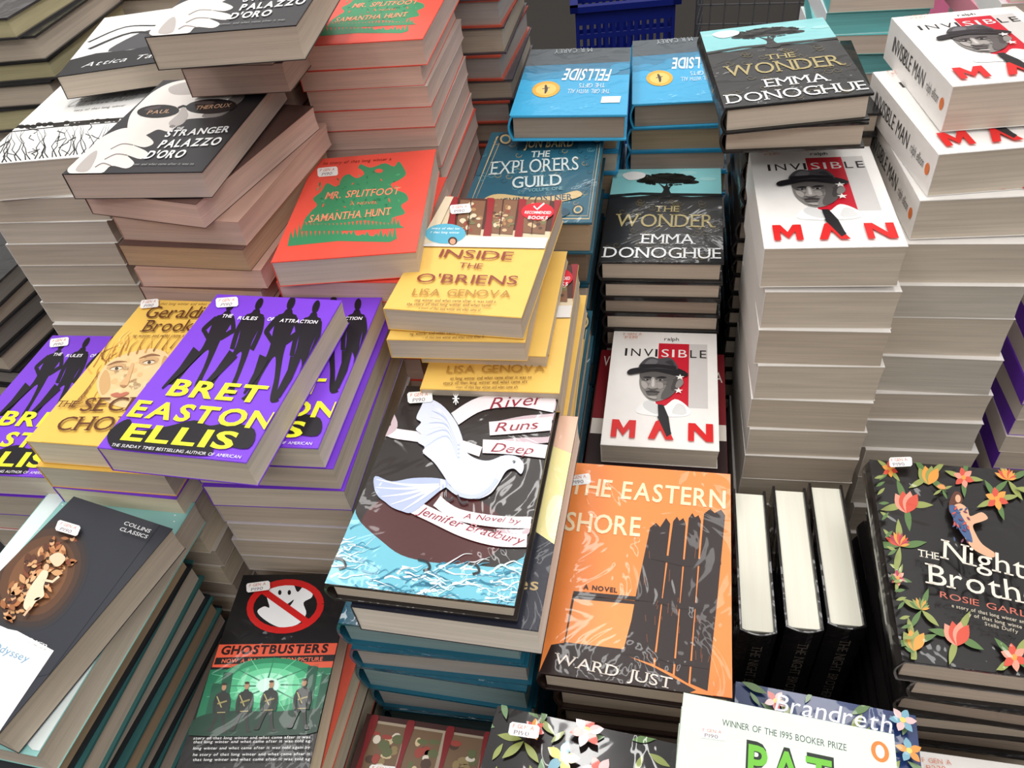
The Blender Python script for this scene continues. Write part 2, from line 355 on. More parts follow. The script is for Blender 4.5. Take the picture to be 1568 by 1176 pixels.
def A_orange(a):
    g=(62,142,98); o=(240,88,72)
    a.poly([(380,200),(700,200),(700,430),(380,430)],o)
    a.sp([(470,338),(478,322),(488,312),(482,302),(494,292),(504,279),(518,284),(530,268),(548,264),(554,252),(570,257),(590,251),(604,256),(611,249),(618,257),(622,268),(612,276),(600,282),(607,290),(622,296),(626,306),(616,314),(622,326),(604,332),(598,340),(560,336),(520,340)],g)
    a.sp([(536,262),(552,258),(560,266),(548,272)],o); a.ell(582,262,6,3,o)
    pts=[(440,376)]
    for i,x in enumerate(range(446,610,7)): pts+= [(x,352-(i%3)*4-9*math.sin(i*.28)),(x+3.5,364-6*math.sin(i*.14))]
    pts+=[(614,362),(600,370),(520,368)]
    a.poly(pts,g)
    pts=[(462,352)]
    for i,x in enumerate(range(468,618,6)): pts+=[(x,334-(i%2)*5),(x+3,344)]
    pts+=[(622,348),(540,352)]
    a.poly(pts,g)
    rr=random.Random(4)
    for k in range(70):
        x=rr.uniform(490,612); y=rr.uniform(264,334); a.leaf(x,y,rr.uniform(4,8),rr.uniform(0,360),rr.choice([(38,112,74),(84,166,116),(226,96,74),(46,124,84)]),.35,keep=True)
    a.up()
    a.text('MR. SPLITFOOT',(500,303),(612,297),10,(250,150,116),bold=.01); a.text('A NOVEL',(538,313),(580,311),4,(244,130,96))
    a.text('SAMANTHA HUNT',(474,339),(600,328),11,(252,156,120),bold=.01,serif=1)
    a.small((498,252),(600,247),4,(150,50,40),30)
    a.sticker(505,262,.8)
OB=[(683,303),(860,310),(800,487),(585,470)]
def A_obr(a):
    a.Hm=a.homog(OB); rr=random.Random(12)
    ye=(240,197,102)
    a.poly([(560,290),(900,290),(900,510),(560,510)],ye)
    a.poly([(684,295),(880,300),(846,383),(645,375)],(218,200,170))
    a.poly([(698,300),(880,300),(856,356),(684,349)],(80,46,36))
    for x in (706,755,804):
        a.poly([(x,307),(x+38,309),(x+30,360),(x-8,357)],(132,94,70))
        for k in range(30): a.ell(x+rr.uniform(2,30),rr.uniform(312,354),rr.uniform(2,5),rr.uniform(1.5,3.5),rr.choice([(120,116,80),(208,180,140),(150,76,60),(90,66,52),(222,204,174),(180,134,92),(140,110,80)]),10,keep=(k%4!=3))
        a.line([(x+16,307),(x+10,360)],1.6,(70,40,32))
    for x in (692,748,796,850): a.sp([(x,302),(x+10,303),(x+6,335),(x+3,368),(x-8,367),(x-3,335)],(150,38,44))
    a.poly([(652,360),(854,367),(846,383),(643,377)],(224,220,216)); a.poly([(684,298),(698,300),(662,372),(640,376)],(222,206,178))
    a.ell(823,327,25,13,(214,30,48)); a.text('RECOMMENDED',(803,330),(843,331),4,(250,240,240),bold=.02); a.text('BOOKS',(808,338),(838,339),4.5,(250,240,240),bold=.03)
    a.line([(817,319),(822,324),(833,315)],2.4,(250,240,240))
    a.ell(683,359,31,15,(92,178,206)); a.small((662,352),(704,353),3,(240,248,250),18); a.small((660,358),(704,359),3,(240,248,250),18)
    a.ell(694,370,7,6,(70,44,36)); a.ell(694,371,4.5,4.5,(210,160,130)); a.sticker(706,322,.8)
    br=(142,66,52)
    a.text('INSIDE',(672,394),(784,400),12,br); a.text('THE',(702,411),(738,413),8,br)
    a.text("O'BRIENS",(636,432),(792,438),13,br); a.text('LISA GENOVA',(630,452),(782,457),10,(178,134,60))
    for y,x0,x1 in ((462,634,760),(468,622,752),(475,640,736)): a.small((x0,y),(x1,y+4),4.2,(120,80,50),44)
BT=[(330,452),(527,462),(375,708),(148,685)]
def A_bret(a):
    a.poly([(100,430),(560,430),(560,740),(100,740)],(126,66,216)); k=(20,14,26)
    a.figure((322,528),(356,462),(56,2),k,((-.5,-.95),(.2,-1.0)))
    a.figure((372,530),(400,458),(56,2),k,((-.55,-.98),(.15,-1.05)),'down')
    a.figure((424,536),(450,456),(60,2),k,((-.35,-.98),(.3,-1.0)))
    a.figure((464,540),(489,462),(54,2),k,((-.35,-.95),(.35,-1.0)),'down')
    for p in ((300,540,246,598),(356,545,300,604),(404,550,372,606),(452,552,426,612)): a.line([(p[0],p[1]),((p[0]+p[2])/2+3,(p[1]+p[3])/2),(p[2],p[3])],16,k,taper=True)
    a.sp([(172,686),(164,668),(178,652),(198,644),(206,660),(250,656),(296,646),(320,654),(350,650),(388,660),(378,688),(330,682),(318,698),(250,694),(196,690)],k)
    a.text('THE',(337,490),(353,490),5,(240,236,244),bold=.02); a.text('RULES',(362,493),(392,494),5,(240,236,244),bold=.02); a.text('OF',(408,495),(418,495),5,(240,236,244),bold=.02); a.text('ATTRACTION',(428,497),(486,500),5,(240,236,244),bold=.02)
    y=(240,242,56)
    a.text('BRET',(252,608),(396,620),24,y,bold=.03); a.text('EASTON',(193,639),(410,660),24,y,bold=.03); a.text('ELLIS',(184,674),(352,689),24,y,bold=.03)
    a.text('THE SUNDAY TIMES BESTSELLING AUTHOR OF AMERICAN',(170,684),(366,703),4.5,(238,236,240))
    a.sticker(346,466,.9)
def A_ger(a):
    a.poly([(0,420),(450,420),(450,720),(0,720)],(238,194,92)); rr=random.Random(6)
    d=(96,52,28)
    a.small((222,452),(330,455),4,(140,100,50),34)
    for i in range(60):
        x=126+rr.uniform(0,154); y=rr.uniform(516,606); a.curve([(x,y),(x+rr.uniform(-10,10),y-14),(x+rr.uniform(0,20),y-26)],rr.uniform(1.5,3.5),rr.choice([(224,172,76),(206,150,64),(244,206,120),(184,130,62),(160,108,54)]),taper=True,keep=(i%5!=4))
    a.sp([(136,570),(142,552),(156,538),(176,530),(200,524),(226,522),(248,530),(256,546),(250,566),(234,588),(212,604),(188,612),(160,604),(142,590)],(232,198,146))
    for k in range(40):
        t=rr.uniform(0,6.28); q=rr.uniform(.1,.9); a.ell(196+52*q*math.cos(t),567+36*q*math.sin(t),rr.uniform(4,9),rr.uniform(2,5),rr.choice([(228,190,136),(238,206,158),(222,182,128),(234,200,150)]),8,ang=-20,keep=True)
    a.up()
    a.sp([(210,602),(232,586),(248,564),(254,546),(244,534),(236,560),(220,584)],(200,156,102)); a.sp([(146,590),(140,570),(148,552),(156,560),(158,580)],(208,166,112))
    a.sp([(150,549),(166,542),(182,545),(176,552),(160,554)],(204,164,116)); a.sp([(204,541),(222,535),(236,538),(230,546),(212,548)],(204,164,116))
    a.sp([(150,546),(166,539),(184,541),(168,542)],(140,98,66)); a.sp([(202,537),(222,530),(238,534),(222,534)],(140,98,66))
    for x,y in ((166,551),(219,544)): a.sp([(x-9,y+1),(x-3,y-2),(x+7,y-2),(x+10,y),(x+2,y+2.4)],(232,216,190)); a.ell(x+1,y,3.2,2.4,(84,70,56),10); a.line([(x-10,y),(x-3,y-3),(x+8,y-3),(x+11,y-1)],1,(110,74,50))
    a.sp([(190,545),(195,546),(190,566),(186,578),(175,579),(174,574),(183,564)],(216,174,124)); a.sp([(174,577),(185,578),(180,581)],(176,128,90))
    a.sp([(160,591),(170,588),(176,590),(184,588),(190,590),(180,595),(168,595)],(190,112,88))
    for i in range(9): a.curve([(142+i*14,536-i*1.5),(147+i*14,518),(158+i*14,502+rr.uniform(-5,8))],2.4,rr.choice([(130,84,40),(170,120,56),(216,170,90)]),taper=True)
    for i in range(7): a.line([(140-i*4,555+i*7),(118-i*4,590+i*3),(135+i*4,606)],1.6,(140,94,50),taper=True)
    a.text('Geraldine',(206,474),(335,478),18,d,serif=1); a.text('Brooks',(204,496),(300,498),18,d,serif=1); a.small((190,504),(290,507),4,d,30)
    a.text('THE',(76,605),(106,607),9,d,serif=1); a.text('SECRET',(112,614),(262,622),20,d,serif=1); a.text('CHORD',(76,640),(222,650),20,d,serif=1)
    a.sticker(215,452,.8)
ST_=[(250,115),(430,122),(312,265),(95,268)]
def A_str(a):
    a.Hm=a.homog(ST_)
    a.poly([(80,100),(470,100),(470,290),(80,290)],(42,40,44)); L=(228,220,214); g=(128,120,118); M=(180,172,168)
    a.sp([(196,192),(200,172),(216,152),(236,134),(266,120),(310,116),(352,120),(372,134),(376,152),(362,166),(340,182),(308,184),(288,186),(272,198),(262,204),(246,200),(232,206),(214,214),(200,208)],L)
    a.sp([(262,128),(300,120),(340,126),(350,136),(320,142),(284,144),(264,140)],M); a.sp([(340,182),(362,166),(376,152),(372,140),(352,156),(330,168),(312,182)],g)
    a.sp([(276,176),(284,164),(292,178),(284,192),(270,196),(262,190)],M); a.ell(268,196,5,2.6,g,10)
    a.sp([(104,262),(118,246),(132,228),(152,212),(176,200),(196,196),(214,202),(232,212),(240,222),(226,228),(208,224),(232,236),(222,246),(200,240),(212,252),(200,260),(176,256),(160,268),(120,270)],L)
    for p in (((208,224),(190,222),(172,230)),((200,240),(182,238),(164,246)),((176,256),(162,252),(150,258))): a.curve(p,1.8,g)
    a.sp([(118,262),(136,240),(150,232),(148,248),(138,264)],M)
    a.ell(244,170,34,11,(22,18,20)); a.ell(326,166,38,12,(22,18,20)); a.line([(276,166),(284,163),(290,165)],3,(22,18,20)); a.ell(236,165,14,3,(70,60,60),12,ang=-8); a.ell(316,160,16,3,(70,60,60),12)
    a.text('PAUL',(226,175),(262,174),6,(190,150,120),bold=.01); a.text('THEROUX',(302,171),(354,169),6,(190,150,120),bold=.01)
    w=(240,240,240)
    a.text('STRANGER',(256,213),(350,208),9,w,bold=.03); a.text('AT THE',(262,203),(284,202),4,w,bold=.02); a.text('PALAZZO',(246,230),(336,227),11,w,bold=.03); a.text("D'ORO",(226,246),(284,245),11,w,bold=.03)
    a.small((210,256),(300,256),3,(150,150,150),34)
def A_white(a):
    a.poly([(-80,90),(290,90),(290,270),(-80,270)],(242,241,239)); k=(40,38,38)
    rr=random.Random(11)
    for i in range(26):
        x=-20+i*8; a.ell(x,184+rr.uniform(-2,2),5,3.5,k,9,keep=True)
    a.line([(-20,186),(90,182),(200,180)],2.2,k); a.line([(-20,192),(90,188),(190,187)],1.6,k)
    for i in range(30):
        x=-30+i*7; pts=[(x,245)]
        for j in range(5): pts.append((pts[-1][0]+rr.uniform(-6,9),pts[-1][1]-11))
        a.line(pts,2.3,k,taper=True,keep=True)
    a.up()
    for i in range(24):
        x=rr.uniform(-40,160); y=rr.uniform(196,244); a.line([(x,y),(x+rr.uniform(-12,12),y-5),(x+rr.uniform(-18,18),y-10)],1.6,k,keep=True)
    a.up()
    a.text('Charlotte Bath',(98,158),(200,150),10,(180,178,176),shear=.35); a.small((110,165),(190,160),3,(150,150,150),24)
def A_dark19(a):
    H=150; a.rect(0,0,100,H,(232,230,228)); k=(30,30,34)
    a.poly([(0,H),(0,112),(20,104),(50,108),(100,96),(100,H)],k); a.sp([(30,104),(44,70),(60,60),(78,84),(70,104)],(70,70,74)); a.curve([(10,90),(40,60),(80,80),(98,50)],5,k); a.curve([(4,70),(30,40),(70,50),(96,20)],3,k)
    a.text('Attica Tales',(16,136),(88,136),10,(225,225,225),shear=.3)
RT=[(625,593),(852,605),(790,930),(492,890)]
def A_river(a):
    a.poly([(450,570),(900,570),(900,960),(450,960)],(42,35,34))
    a.ell(664,806,112,60,(78,34,34),30,ang=4)
    wt=(112,192,212)
    a.sp([(480,830),(506,800),(536,772),(552,796),(580,822),(612,846),(660,858),(720,862),(770,866),(830,850),(830,980),(460,980)],wt)
    rr=random.Random(9)
    for k in range(170):
        x=rr.uniform(495,790); y=rr.uniform(800 if x<550 else 864,928)
        c=rr.choice([(240,248,250),(200,234,242),(40,120,150),(240,248,250),(70,150,180)]); n=rr.randint(3,5); p=[(x,y)]
        for j in range(n): p.append((p[-1][0]+rr.uniform(5,13),p[-1][1]+rr.uniform(-7,6)))
        a.curve(p,rr.uniform(1.5,4.5),c,taper=True,keep=(k%9!=0))
    for x,y in ((520,858),(650,862),(727,868)): a.curve([(x-12,y-8),(x+2,y-4),(x+6,y+6),(x-4,y+10)],4,(24,30,36))
    W=(216,222,240); B2=(180,192,224)
    rb=(242,230,234); rs=(204,182,190)
    a.curve([(588,640),(596,660),(640,668),(690,676),(735,690)],15,rb); a.curve([(598,630),(606,652),(590,664)],10,rs)
    a.curve([(842,616),(852,636),(800,642),(752,652)],10,rs); a.curve([(696,642),(735,620),(790,614),(846,622)],20,rb)
    a.curve([(838,648),(846,670),(790,674),(742,680)],9,rs); a.curve([(748,656),(800,652),(844,648)],20,rb); a.curve([(738,682),(780,684),(836,690)],20,rb)
    a.curve([(812,800),(808,812),(760,812)],9,rs); a.curve([(668,764),(700,785),(760,796),(814,798)],18,rb); a.curve([(618,766),(660,786),(710,810),(760,824),(808,826)],21,rb)
    rd=(150,40,60)
    a.text('River',(748,628),(826,620),16,rd,shear=.35,bold=-.005); a.text('Runs',(756,661),(820,656),13,rd,shear=.35); a.text('Deep',(750,690),(812,694),13,rd,shear=.35)
    a.text('A Novel by',(708,791),(795,800),8,rd,shear=.35); a.text('Jennifer Bradbury',(638,783),(798,832),13,rd,shear=.35,arc=-.25)
    a.sp([(576,727),(600,735),(632,730),(668,730),(690,737),(672,750),(655,764),(630,782),(615,780),(600,774),(590,766),(580,758),(574,745)],B2)
    for e in ((578,732),(576,744),(584,758),(598,770),(616,779)): a.curve([(672,741),((665+e[0])/2,(742+e[1])/2+3),e],6,(226,230,242),taper=True)
    a.sp([(655,614),(645,628),(639,642),(646,648),(638,658),(646,666),(640,676),(651,684),(648,692),(664,706),(676,722),(688,740),(704,754),(728,762),(750,754),(764,736),(774,720),(786,716),(797,724),(801,711),(792,699),(772,696),(748,704),(728,701),(713,690),(706,666),(696,644),(676,622)],W)
    for i in range(9): a.curve([(702,704-i*3),(684,672-i*4),(648+i*2,694-i*9)],3.6,(184,197,228) if i%2 else (234,238,247),taper=True)
    a.curve([(684,742),(702,755),(726,759),(748,748),(760,732)],6,(196,206,230)); a.ell(786,706,2.2,2.2,(30,30,40),8); a.curve([(700,756),(706,768),(716,766)],3,(60,50,56)); a.curve([(680,752),(684,764),(694,760)],3,(60,50,56))
    for k in range(4): a.line([(698+5*math.cos(k*math.pi/4),614+9*math.sin(k*math.pi/4)),(698-5*math.cos(k*math.pi/4),614-9*math.sin(k*math.pi/4))],1.6,(250,250,250))
    a.sticker(645,612,.95)
def A_ellis(a):
    a.poly([(500,600),(940,600),(940,1020),(500,1020)],(36,38,52))
    a.poly([(840,640),(910,640),(874,830),(838,812),(830,760)],(246,234,164)); a.poly([(850,640),(910,640),(892,700),(852,690)],(240,196,170)); a.ell(866,790,16,34,(250,246,200),16)
    a.poly([(884,760),(890,760),(868,900),(862,870)],(36,38,52)); a.text('tales',(768,900),(844,904),20,(196,170,120),serif=1,bold=.01)
def A_east(a):
    o=(244,140,70); k=(38,24,22)
    a.poly([(800,690),(1150,690),(1150,1080),(790,1080)],o)
    a.poly([(880,905),(985,912),(962,1000),(1008,1018),(1070,1050),(1060,1075),(780,1075),(840,990),(862,985),(874,930)],k)
    a.poly([(882,912),(978,917),(958,990),(864,984)],(248,154,86))
    # pier posts, each a rough-topped pile, joined by two cross beams
    posts=[((1001,797),(1030,792),(1004,1012),(960,1000)),((1034,788),(1052,792),(1034,1026),(1007,1014)),((1056,783),(1073,788),(1058,1040),(1037,1028)),((1077,777),(1106,780),(1087,1050),(1061,1040))]
    for (x0,y0),(x1,y1),(x2,y2),(x3,y3) in posts:
        a.poly([(x0,y0+4),(x0+(x1-x0)*.3,y0-3),((x0+x1)/2,y0+3),(x0+(x1-x0)*.8,y1-5),(x1,y1+3),((x1+x2)/2+1,(y1+y2)/2),(x2,y2),(x3,y3),((x0+x3)/2-1,(y0+y3)/2)],k)
    a.poly([(985,905),(1000,878),(1012,860),(1000,930),(990,1000),(958,998)],k)
    a.line([(1004,842),(1050,852),(1102,848)],10,k); a.line([(994,905),(1045,917),(1096,914)],9,k); a.line([(970,985),(1030,1004),(1088,1010)],9,k)
    rr=random.Random(1)
    for k2 in range(30):
        x=rr.uniform(990,1090); y=rr.uniform(830,1020); a.line([(x,y),(x+rr.uniform(-3,1),y+rr.uniform(6,18))],1.0,(120,66,42),keep=True)
    a.up()
    a.poly([(882,900),(1000,906),(1000,912),(880,906)],k)
    cr=(252,226,186)
    a.text('THE EASTERN',(882,752),(1106,774),24,cr,bold=.015); a.text('SHORE',(872,806),(986,814),27,cr,bold=.015)
    a.text('A NOVEL',(897,896),(950,900),7,k,bold=.03)
    a.text('WARD JUST',(842,1022),(1032,1052),19,(226,214,204),serif=1)
    a.poly([(1108,1010),(1140,1012),(1140,1080),(1096,1075)],o); a.sticker(898,732,.9)
def A_night(a):
    a.poly([(1290,690),(1720,690),(1720,1060),(1330,1060)],(30,27,28))
    R=(216,84,64);Y=(232,160,74);P=(234,156,134);G=(92,124,70);G2=(150,160,90);M=(182,64,84)
    fl=[(1383,780,30,P,R),(1355,722,18,Y,R),(1372,850,30,R,M),(1420,735,26,G2,Y),(1478,735,22,R,P),(1550,738,26,Y,R),(1460,985,30,P,R),(1530,770,24,Y,R),(1405,950,24,G,G2),(1392,1000,26,G2,Y),(1545,1012,26,R,P),(1600,760,28,P,R),(1620,980,30,Y,R),(1366,905,16,P,M),(1440,760,12,Y,P)]
    for i,(x,y,r,c1,c2) in enumerate(fl):
        for q in range(4): a.leaf(x,y,r*1.5,i*50+q*83,G if q%2 else G2,.25)
        if i%3==0:
            for q,an in enumerate((-120,-100,-80,-60)): a.leaf(x,y+r*.5,r*1.25,an,(c1,c2)[q%2],.5)
        elif i%3==1: a.flower(x,y,r*.8,c1,c2,Y,6,i*20)
        else:
            for q in range(9): a.leaf(x,y,r*(.95-.05*q),-150+q*17,(c1,c2,Y)[q%3],.28)
    for k in range(20): a.leaf(1326+k*2.6,745+k*14,18,random.uniform(-60,60),G if k%2 else G2,.3)
    sk=(226,176,142)
    a.sp([(1456,770),(1462,764),(1470,768),(1472,780),(1464,790),(1452,800),(1450,786)],(96,52,36)); a.ell(1465,776,4.5,6.5,sk)
    a.sp([(1456,790),(1468,784),(1480,792),(1484,804),(1502,797),(1512,806),(1502,812),(1488,818),(1492,832),(1502,848),(1522,862),(1514,868),(1490,858),(1476,842),(1466,820),(1458,804)],sk)
    a.sp([(1450,790),(1460,788),(1470,804),(1482,826),(1486,846),(1472,836),(1458,812)],(70,96,140))
    for k in range(26): a.leaf(1462+random.uniform(-8,18),792+random.uniform(0,50),8,random.uniform(0,360),random.choice([(60,80,120),(120,60,90),R,(70,96,140)]),.4)
    cr=(238,228,214)
    a.text('THE',(1398,872),(1432,877),11,cr,serif=1); a.text('Night',(1438,874),(1566,900),30,cr,serif=1); a.text('Brother',(1415,914),(1612,944),31,cr,serif=1)
    a.text('ROSIE GARLAND',(1432,934),(1618,966),9,(206,110,92)); a.small((1450,948),(1560,966),5,(200,190,170),30); a.small((1476,960),(1556,974),5,(200,190,170),20); a.text('Stella Duffy',(1500,972),(1550,981),5,(200,190,170))
    a.sticker(1370,718,1.0)
def A_ghost(a):
    a.poly([(240,850),(600,850),(600,1220),(240,1220)],(24,22,24))
    w=(238,238,240); r=(204,32,30)
    a.sp([(408,948),(394,932),(404,924),(412,926),(408,906),(418,890),(432,885),(446,890),(453,904),(462,896),(474,902),(474,914),(462,922),(466,940),(454,956),(430,960)],w)
    a.ell(427,903,2.5,4,(20,20,20)); a.ell(441,904,2.5,4,(20,20,20)); a.sp([(422,917),(436,923),(448,916),(440,928),(430,928)],(20,20,20))
    n=28
    a.line([(435+52*math.cos(2*math.pi*k/n),926+39*math.sin(2*math.pi*k/n)) for k in range(n+1)],10,r)
    a.line([(402,898),(468,954)],10,r)
    a.poly([(338,982),(545,992),(530,1032),(328,1018)],(226,92,64)); a.text('GHOSTBUSTERS',(340,998),(497,1004),13,(40,16,14),bold=.04)
    a.poly([(334,1003),(540,1010),(534,1020),(331,1014)],(30,26,26)); a.text('NOW A MAJOR MOTION PICTURE',(342,1012),(490,1017),6,(230,110,80),bold=.02)
    a.poly([(326,1022),(534,1030),(512,1128),(300,1122)],(30,112,80)); rr=random.Random(3)
    for rx,ry,c in ((80,44,(44,140,98)),(62,36,(70,176,126)),(46,28,(110,212,160)),(30,20,(160,236,200)),(16,12,(210,250,232))): a.ell(412,1052,rx,ry,c,26)
    for k in range(16):
        t=2*math.pi*k/16; a.line([(412+18*math.cos(t),1052+12*math.sin(t)),(412+95*math.cos(t+.1),1052+48*math.sin(t+.1))],2.4,(120,216,168) if k%2 else (40,124,90),taper=True,keep=True)
    a.up()
    for x,y,h in ((330,1064,40),(346,1052,50),(470,1050,52),(490,1060,44),(510,1056,40)): a.poly([(x,y-h*.5),(x+14,y-h*.5+2),(x+4,y+h),(x-12,y+h)],(24,84,62))
    a.sp([(296,1126),(308,1098),(360,1090),(420,1094),(480,1092),(524,1098),(512,1130)],(18,56,42))
    for x,sc in ((346,1),(380,1),(416,1),(464,1.1)):
        a.figure((x-3,1088),(x+2,1046),(34,1),(38,42,40),((-.35,-.8),(.3,-.85)),'down',skin=(180,136,106))
        a.line([(x-9,1066),(x-2,1084)],1.6,(180,170,110)); a.line([(x-8,1078),(x+6,1074)],2.5,(150,140,90)); a.line([(x-8,1092),(x+4,1092)],1.4,(170,160,110))
        a.ell(x+1.5,1047,3.8,2,(60,36,24),8)
    for y in (1138,1144,1154,1164,1172): a.small((304,y-4),(474,y+1),4.2,(214,214,214),52)
    a.sticker(396,893,.9)
OT=[(97,755),(268,812),(0,1140),(-170,1030)]
def A_ody(a):
    a.poly([(-200,740),(300,740),(300,1160),(-200,1160)],(50,52,60))
    a.poly([(-200,960),(-75,905),(85,1002),(0,1160),(-200,1150)],(242,244,244))
    rr=random.Random(2)
    for sc,c in ((1.0,(54,52,56)),(.92,(62,52,50)),(.82,(78,58,48)),(.7,(98,68,50)),(.55,(122,84,58))):
        a.sp([(54+(x-54)*sc,880+(y-880)*sc) for x,y in ((24,800),(84,788),(126,830),(130,884),(100,940),(56,966),(-6,952),(-36,900),(-20,842))],c)
    F=[(206,150,104),(222,176,130),(160,104,66),(180,116,74),(210,160,112),(132,74,52),(96,60,46)]
    for k in range(120):
        t=rr.random(); x=6+t*84+rr.uniform(-16,16); y=924-t*80+rr.uniform(-30,30)
        a.leaf(x,y,rr.uniform(9,20),rr.uniform(-120,60),rr.choice(F),rr.uniform(.35,.6),keep=(k%3!=0))
        if k%6==0: a.ell(x,y,4,4.6,(216,168,126),10); a.ell(x-1,y-3,4.2,2.8,(70,46,36),10)
    a.sp([(34,928),(40,904),(52,884),(62,872),(70,878),(64,898),(66,914),(54,922),(44,936)],(238,216,186)); a.ell(66,868,4.6,5.4,(226,180,140)); a.sp([(70,852),(84,846),(96,856),(86,868),(76,864)],(230,204,172)); a.line([(62,888),(78,892),(88,884)],4,(236,210,178)); a.line([(46,930),(36,944)],4,(220,184,150))
    a.text('COLLINS',(186,806),(232,822),6,(220,220,222),bold=.01); a.text('CLASSICS',(180,815),(228,831),6,(220,220,222),bold=.01)
    a.text('HOMER',(22,976),(76,1004),9,(240,240,240),serif=1); a.text('The Odyssey',(-44,978),(46,1022),13,(120,160,190),serif=1)
    a.sticker(96,808,1.0,18)
MT=[(100,745),(328,770),(75,1165),(-190,1110)]
def A_mint(a):
    a.poly([(-300,700),(400,700),(400,1200),(-300,1200)],(150,204,200)); rr=random.Random(4)
    for k in range(90): a.ell(rr.uniform(60,320),rr.uniform(752,1130),1.6,1.3,(236,246,244),7,keep=True)
    a.up()
    for k in range(44):
        x=rr.uniform(165,215); y=rr.uniform(930,1000); a.curve([(x,y),(x+rr.uniform(-10,10),y-14),(x+rr.uniform(-18,14),y-26)],1.6,(90,110,110) if k%2 else (236,244,242),keep=True)
    a.up(); a.sp([(150,1010),(185,1030),(100,1150),(60,1130)],(226,236,236)); a.poly([(100,748),(130,750),(20,880),(-40,880)],(226,240,240))
def flo(seed,bg,n=26):
    def f(a):
        rr=random.Random(seed); H=155; a.rect(0,0,100,H,bg)
        CS=[(206,74,58),(226,150,66),(232,190,190),(200,60,90),(240,220,120),(120,170,190),(190,200,120)]
        for k in range(90): a.leaf(rr.uniform(2,98),rr.uniform(2,H-2),rr.uniform(8,16),rr.uniform(0,360),rr.choice([(92,124,70),(150,160,90),(120,150,110)]),.3)
        for k in range(n):
            x=rr.uniform(5,95); y=rr.uniform(4,H-4)
            if 25<x<75 and 40<y<110: continue
            a.flower(x,y,rr.uniform(5,10),rr.choice(CS),rr.choice(CS),(240,210,110),rr.choice([5,6,7]),rr.uniform(0,60))
    return f
def A_floral(a):
    flo(21,(32,28,30),46)(a); a.rect(26,44,74,100,(226,222,214)); a.text('THE GARDEN',(30,70),(70,70),9,(60,50,50),serif=1); a.sticker(20,14,.42)
def A_blue(a):
    flo(33,(34,56,108),36)(a); a.text('Brandreth',(22,17),(84,17),10,(226,230,244),shear=.2)
def A_pat(a):
    a.rect(0,0,100,154,(218,232,218)); a.text('WINNER OF THE 1995 BOOKER PRIZE',(20,13),(78,13),3.2,(70,80,80))
    a.ell(93,10,4,5,(232,130,60)); a.ell(93,10,2,3.2,(250,245,240))
    a.text('PAT',(32,36),(72,36),17,(30,40,30),bold=.06); a.text('PAT',(33,35.4),(71,35.4),15.6,(110,190,60),bold=.02)
    a.text('BARKER',(14,60),(88,60),17,(30,40,30),bold=.06); a.text('BARKER',(15,59.4),(87,59.4),15.6,(110,190,60),bold=.02)
    a.sticker(16,18,.33)
def A_paint(a):
    rr=random.Random(14); a.rect(0,0,100,150,(70,40,38)); a.rect(6,4,94,60,(176,160,140))
    for x in (8,36,66):
        a.rect(x,6,x+24,58,(120,94,72))
        for k in range(24): a.ell(x+rr.uniform(3,21),rr.uniform(10,54),rr.uniform(1.5,5),rr.uniform(1.5,4),rr.choice([(100,106,70),(210,190,150),(160,70,60),(80,60,50),(226,216,200),(150,130,90)]),9,keep=(k%4!=0))
    for x in (4,32,62,90): a.sp([(x,2),(x+6,2),(x+4,30),(x+6,64),(x-1,64),(x+1,30)],(130,36,40))
    a.rect(0,60,100,68,(224,220,214)); a.rect(0,68,100,150,(232,190,94)); a.sticker(24,38,.5); a.text('INSIDE',(20,90),(80,90),12,(142,66,52),serif=1)
def A_red(a):
    a.rect(0,0,100,150,(124,22,32)); a.rect(0,80,100,96,(222,214,206)); a.rect(0,96,100,150,(44,26,28)); a.text('V',(3,20),(8,20),12,(230,225,220)); a.text('A',(92,34),(98,34),12,(230,225,220)); a.text('AUTHOR OF THE NOVEL',(4,146),(60,146),4,(220,210,200))
# ------------------------------------------------------------ HERO BOOKS + STACKS
Z=.95
def H(name,p,w,h,t,kind,cov,pap,art,cor=None,fin=(.38,0),**k): return hero(name,(p[0],p[1],p[2]+Z,p[3],p[4],p[5]),w,h,t,kind,cov,pap,art,cor,fin,**k)
pm='portrait_cover_paperback'
H(pm,(.345,.690,-.433,-13.8,.3,-1.0),.129,.198,.046,'pb',(246,243,240),WHT,A_inv)
stack('tall_white_paperback_stack',.345,.690,-13.8,.466,0,.129,.198,.047,'pb',[(236,232,228)],[WHT,GREY],offs=[(.005,-.002,.8,.047),(.006,-.006,-.4,.047),(.008,-.008,1,.05),(.009,-.010,-.6,.046),(.010,-.012,.5,.044),(.010,-.014,0,.043)])
H('centre_portrait_cover_paperback',(.177,.655,-.644,-15.3,.4,-.3),.129,.198,.029,'pb',(246,243,240),WHT,A_inv)
H('red_hardcover_book',(.170,.640,-.675,-15.5,0,0),.158,.226,.03,'hc',(124,22,32),WHT,A_red)
stack('red_hardcover_stack',.170,.640,-15,.243,0,.150,.222,.032,'hc',[(40,30,32),(112,22,30)],WHT,jit=.002,jy=.6)
def SPI(a): a.text('INVISIBLE MAN',(12,14),(66,14),8,(60,56,56)); a.text('ralph ellison',(70,13),(88,13),5,(90,86,86)); a.ell(93,11,2.5,3,(232,120,50))
x,y=T(.300,.818)
fp='rear_portrait_cover_paperback'
H(fp,(.524,.760,-.328,-9.5,-1.0,-1),.129,.198,.044,'pb',(246,243,240),WHT,A_inv,spine_art=SPI)
H(fp,(x,y+.014,-.374,-7,0,-.5),.129,.198,.044,'pb',(246,243,240),WHT,A_inv,spine_art=SPI)
H(fp,(x-.002,y+.004,-.419,-11,0,-.5),.129,.198,.044,'pb',(246,243,240),WHT,A_inv,spine_art=SPI)
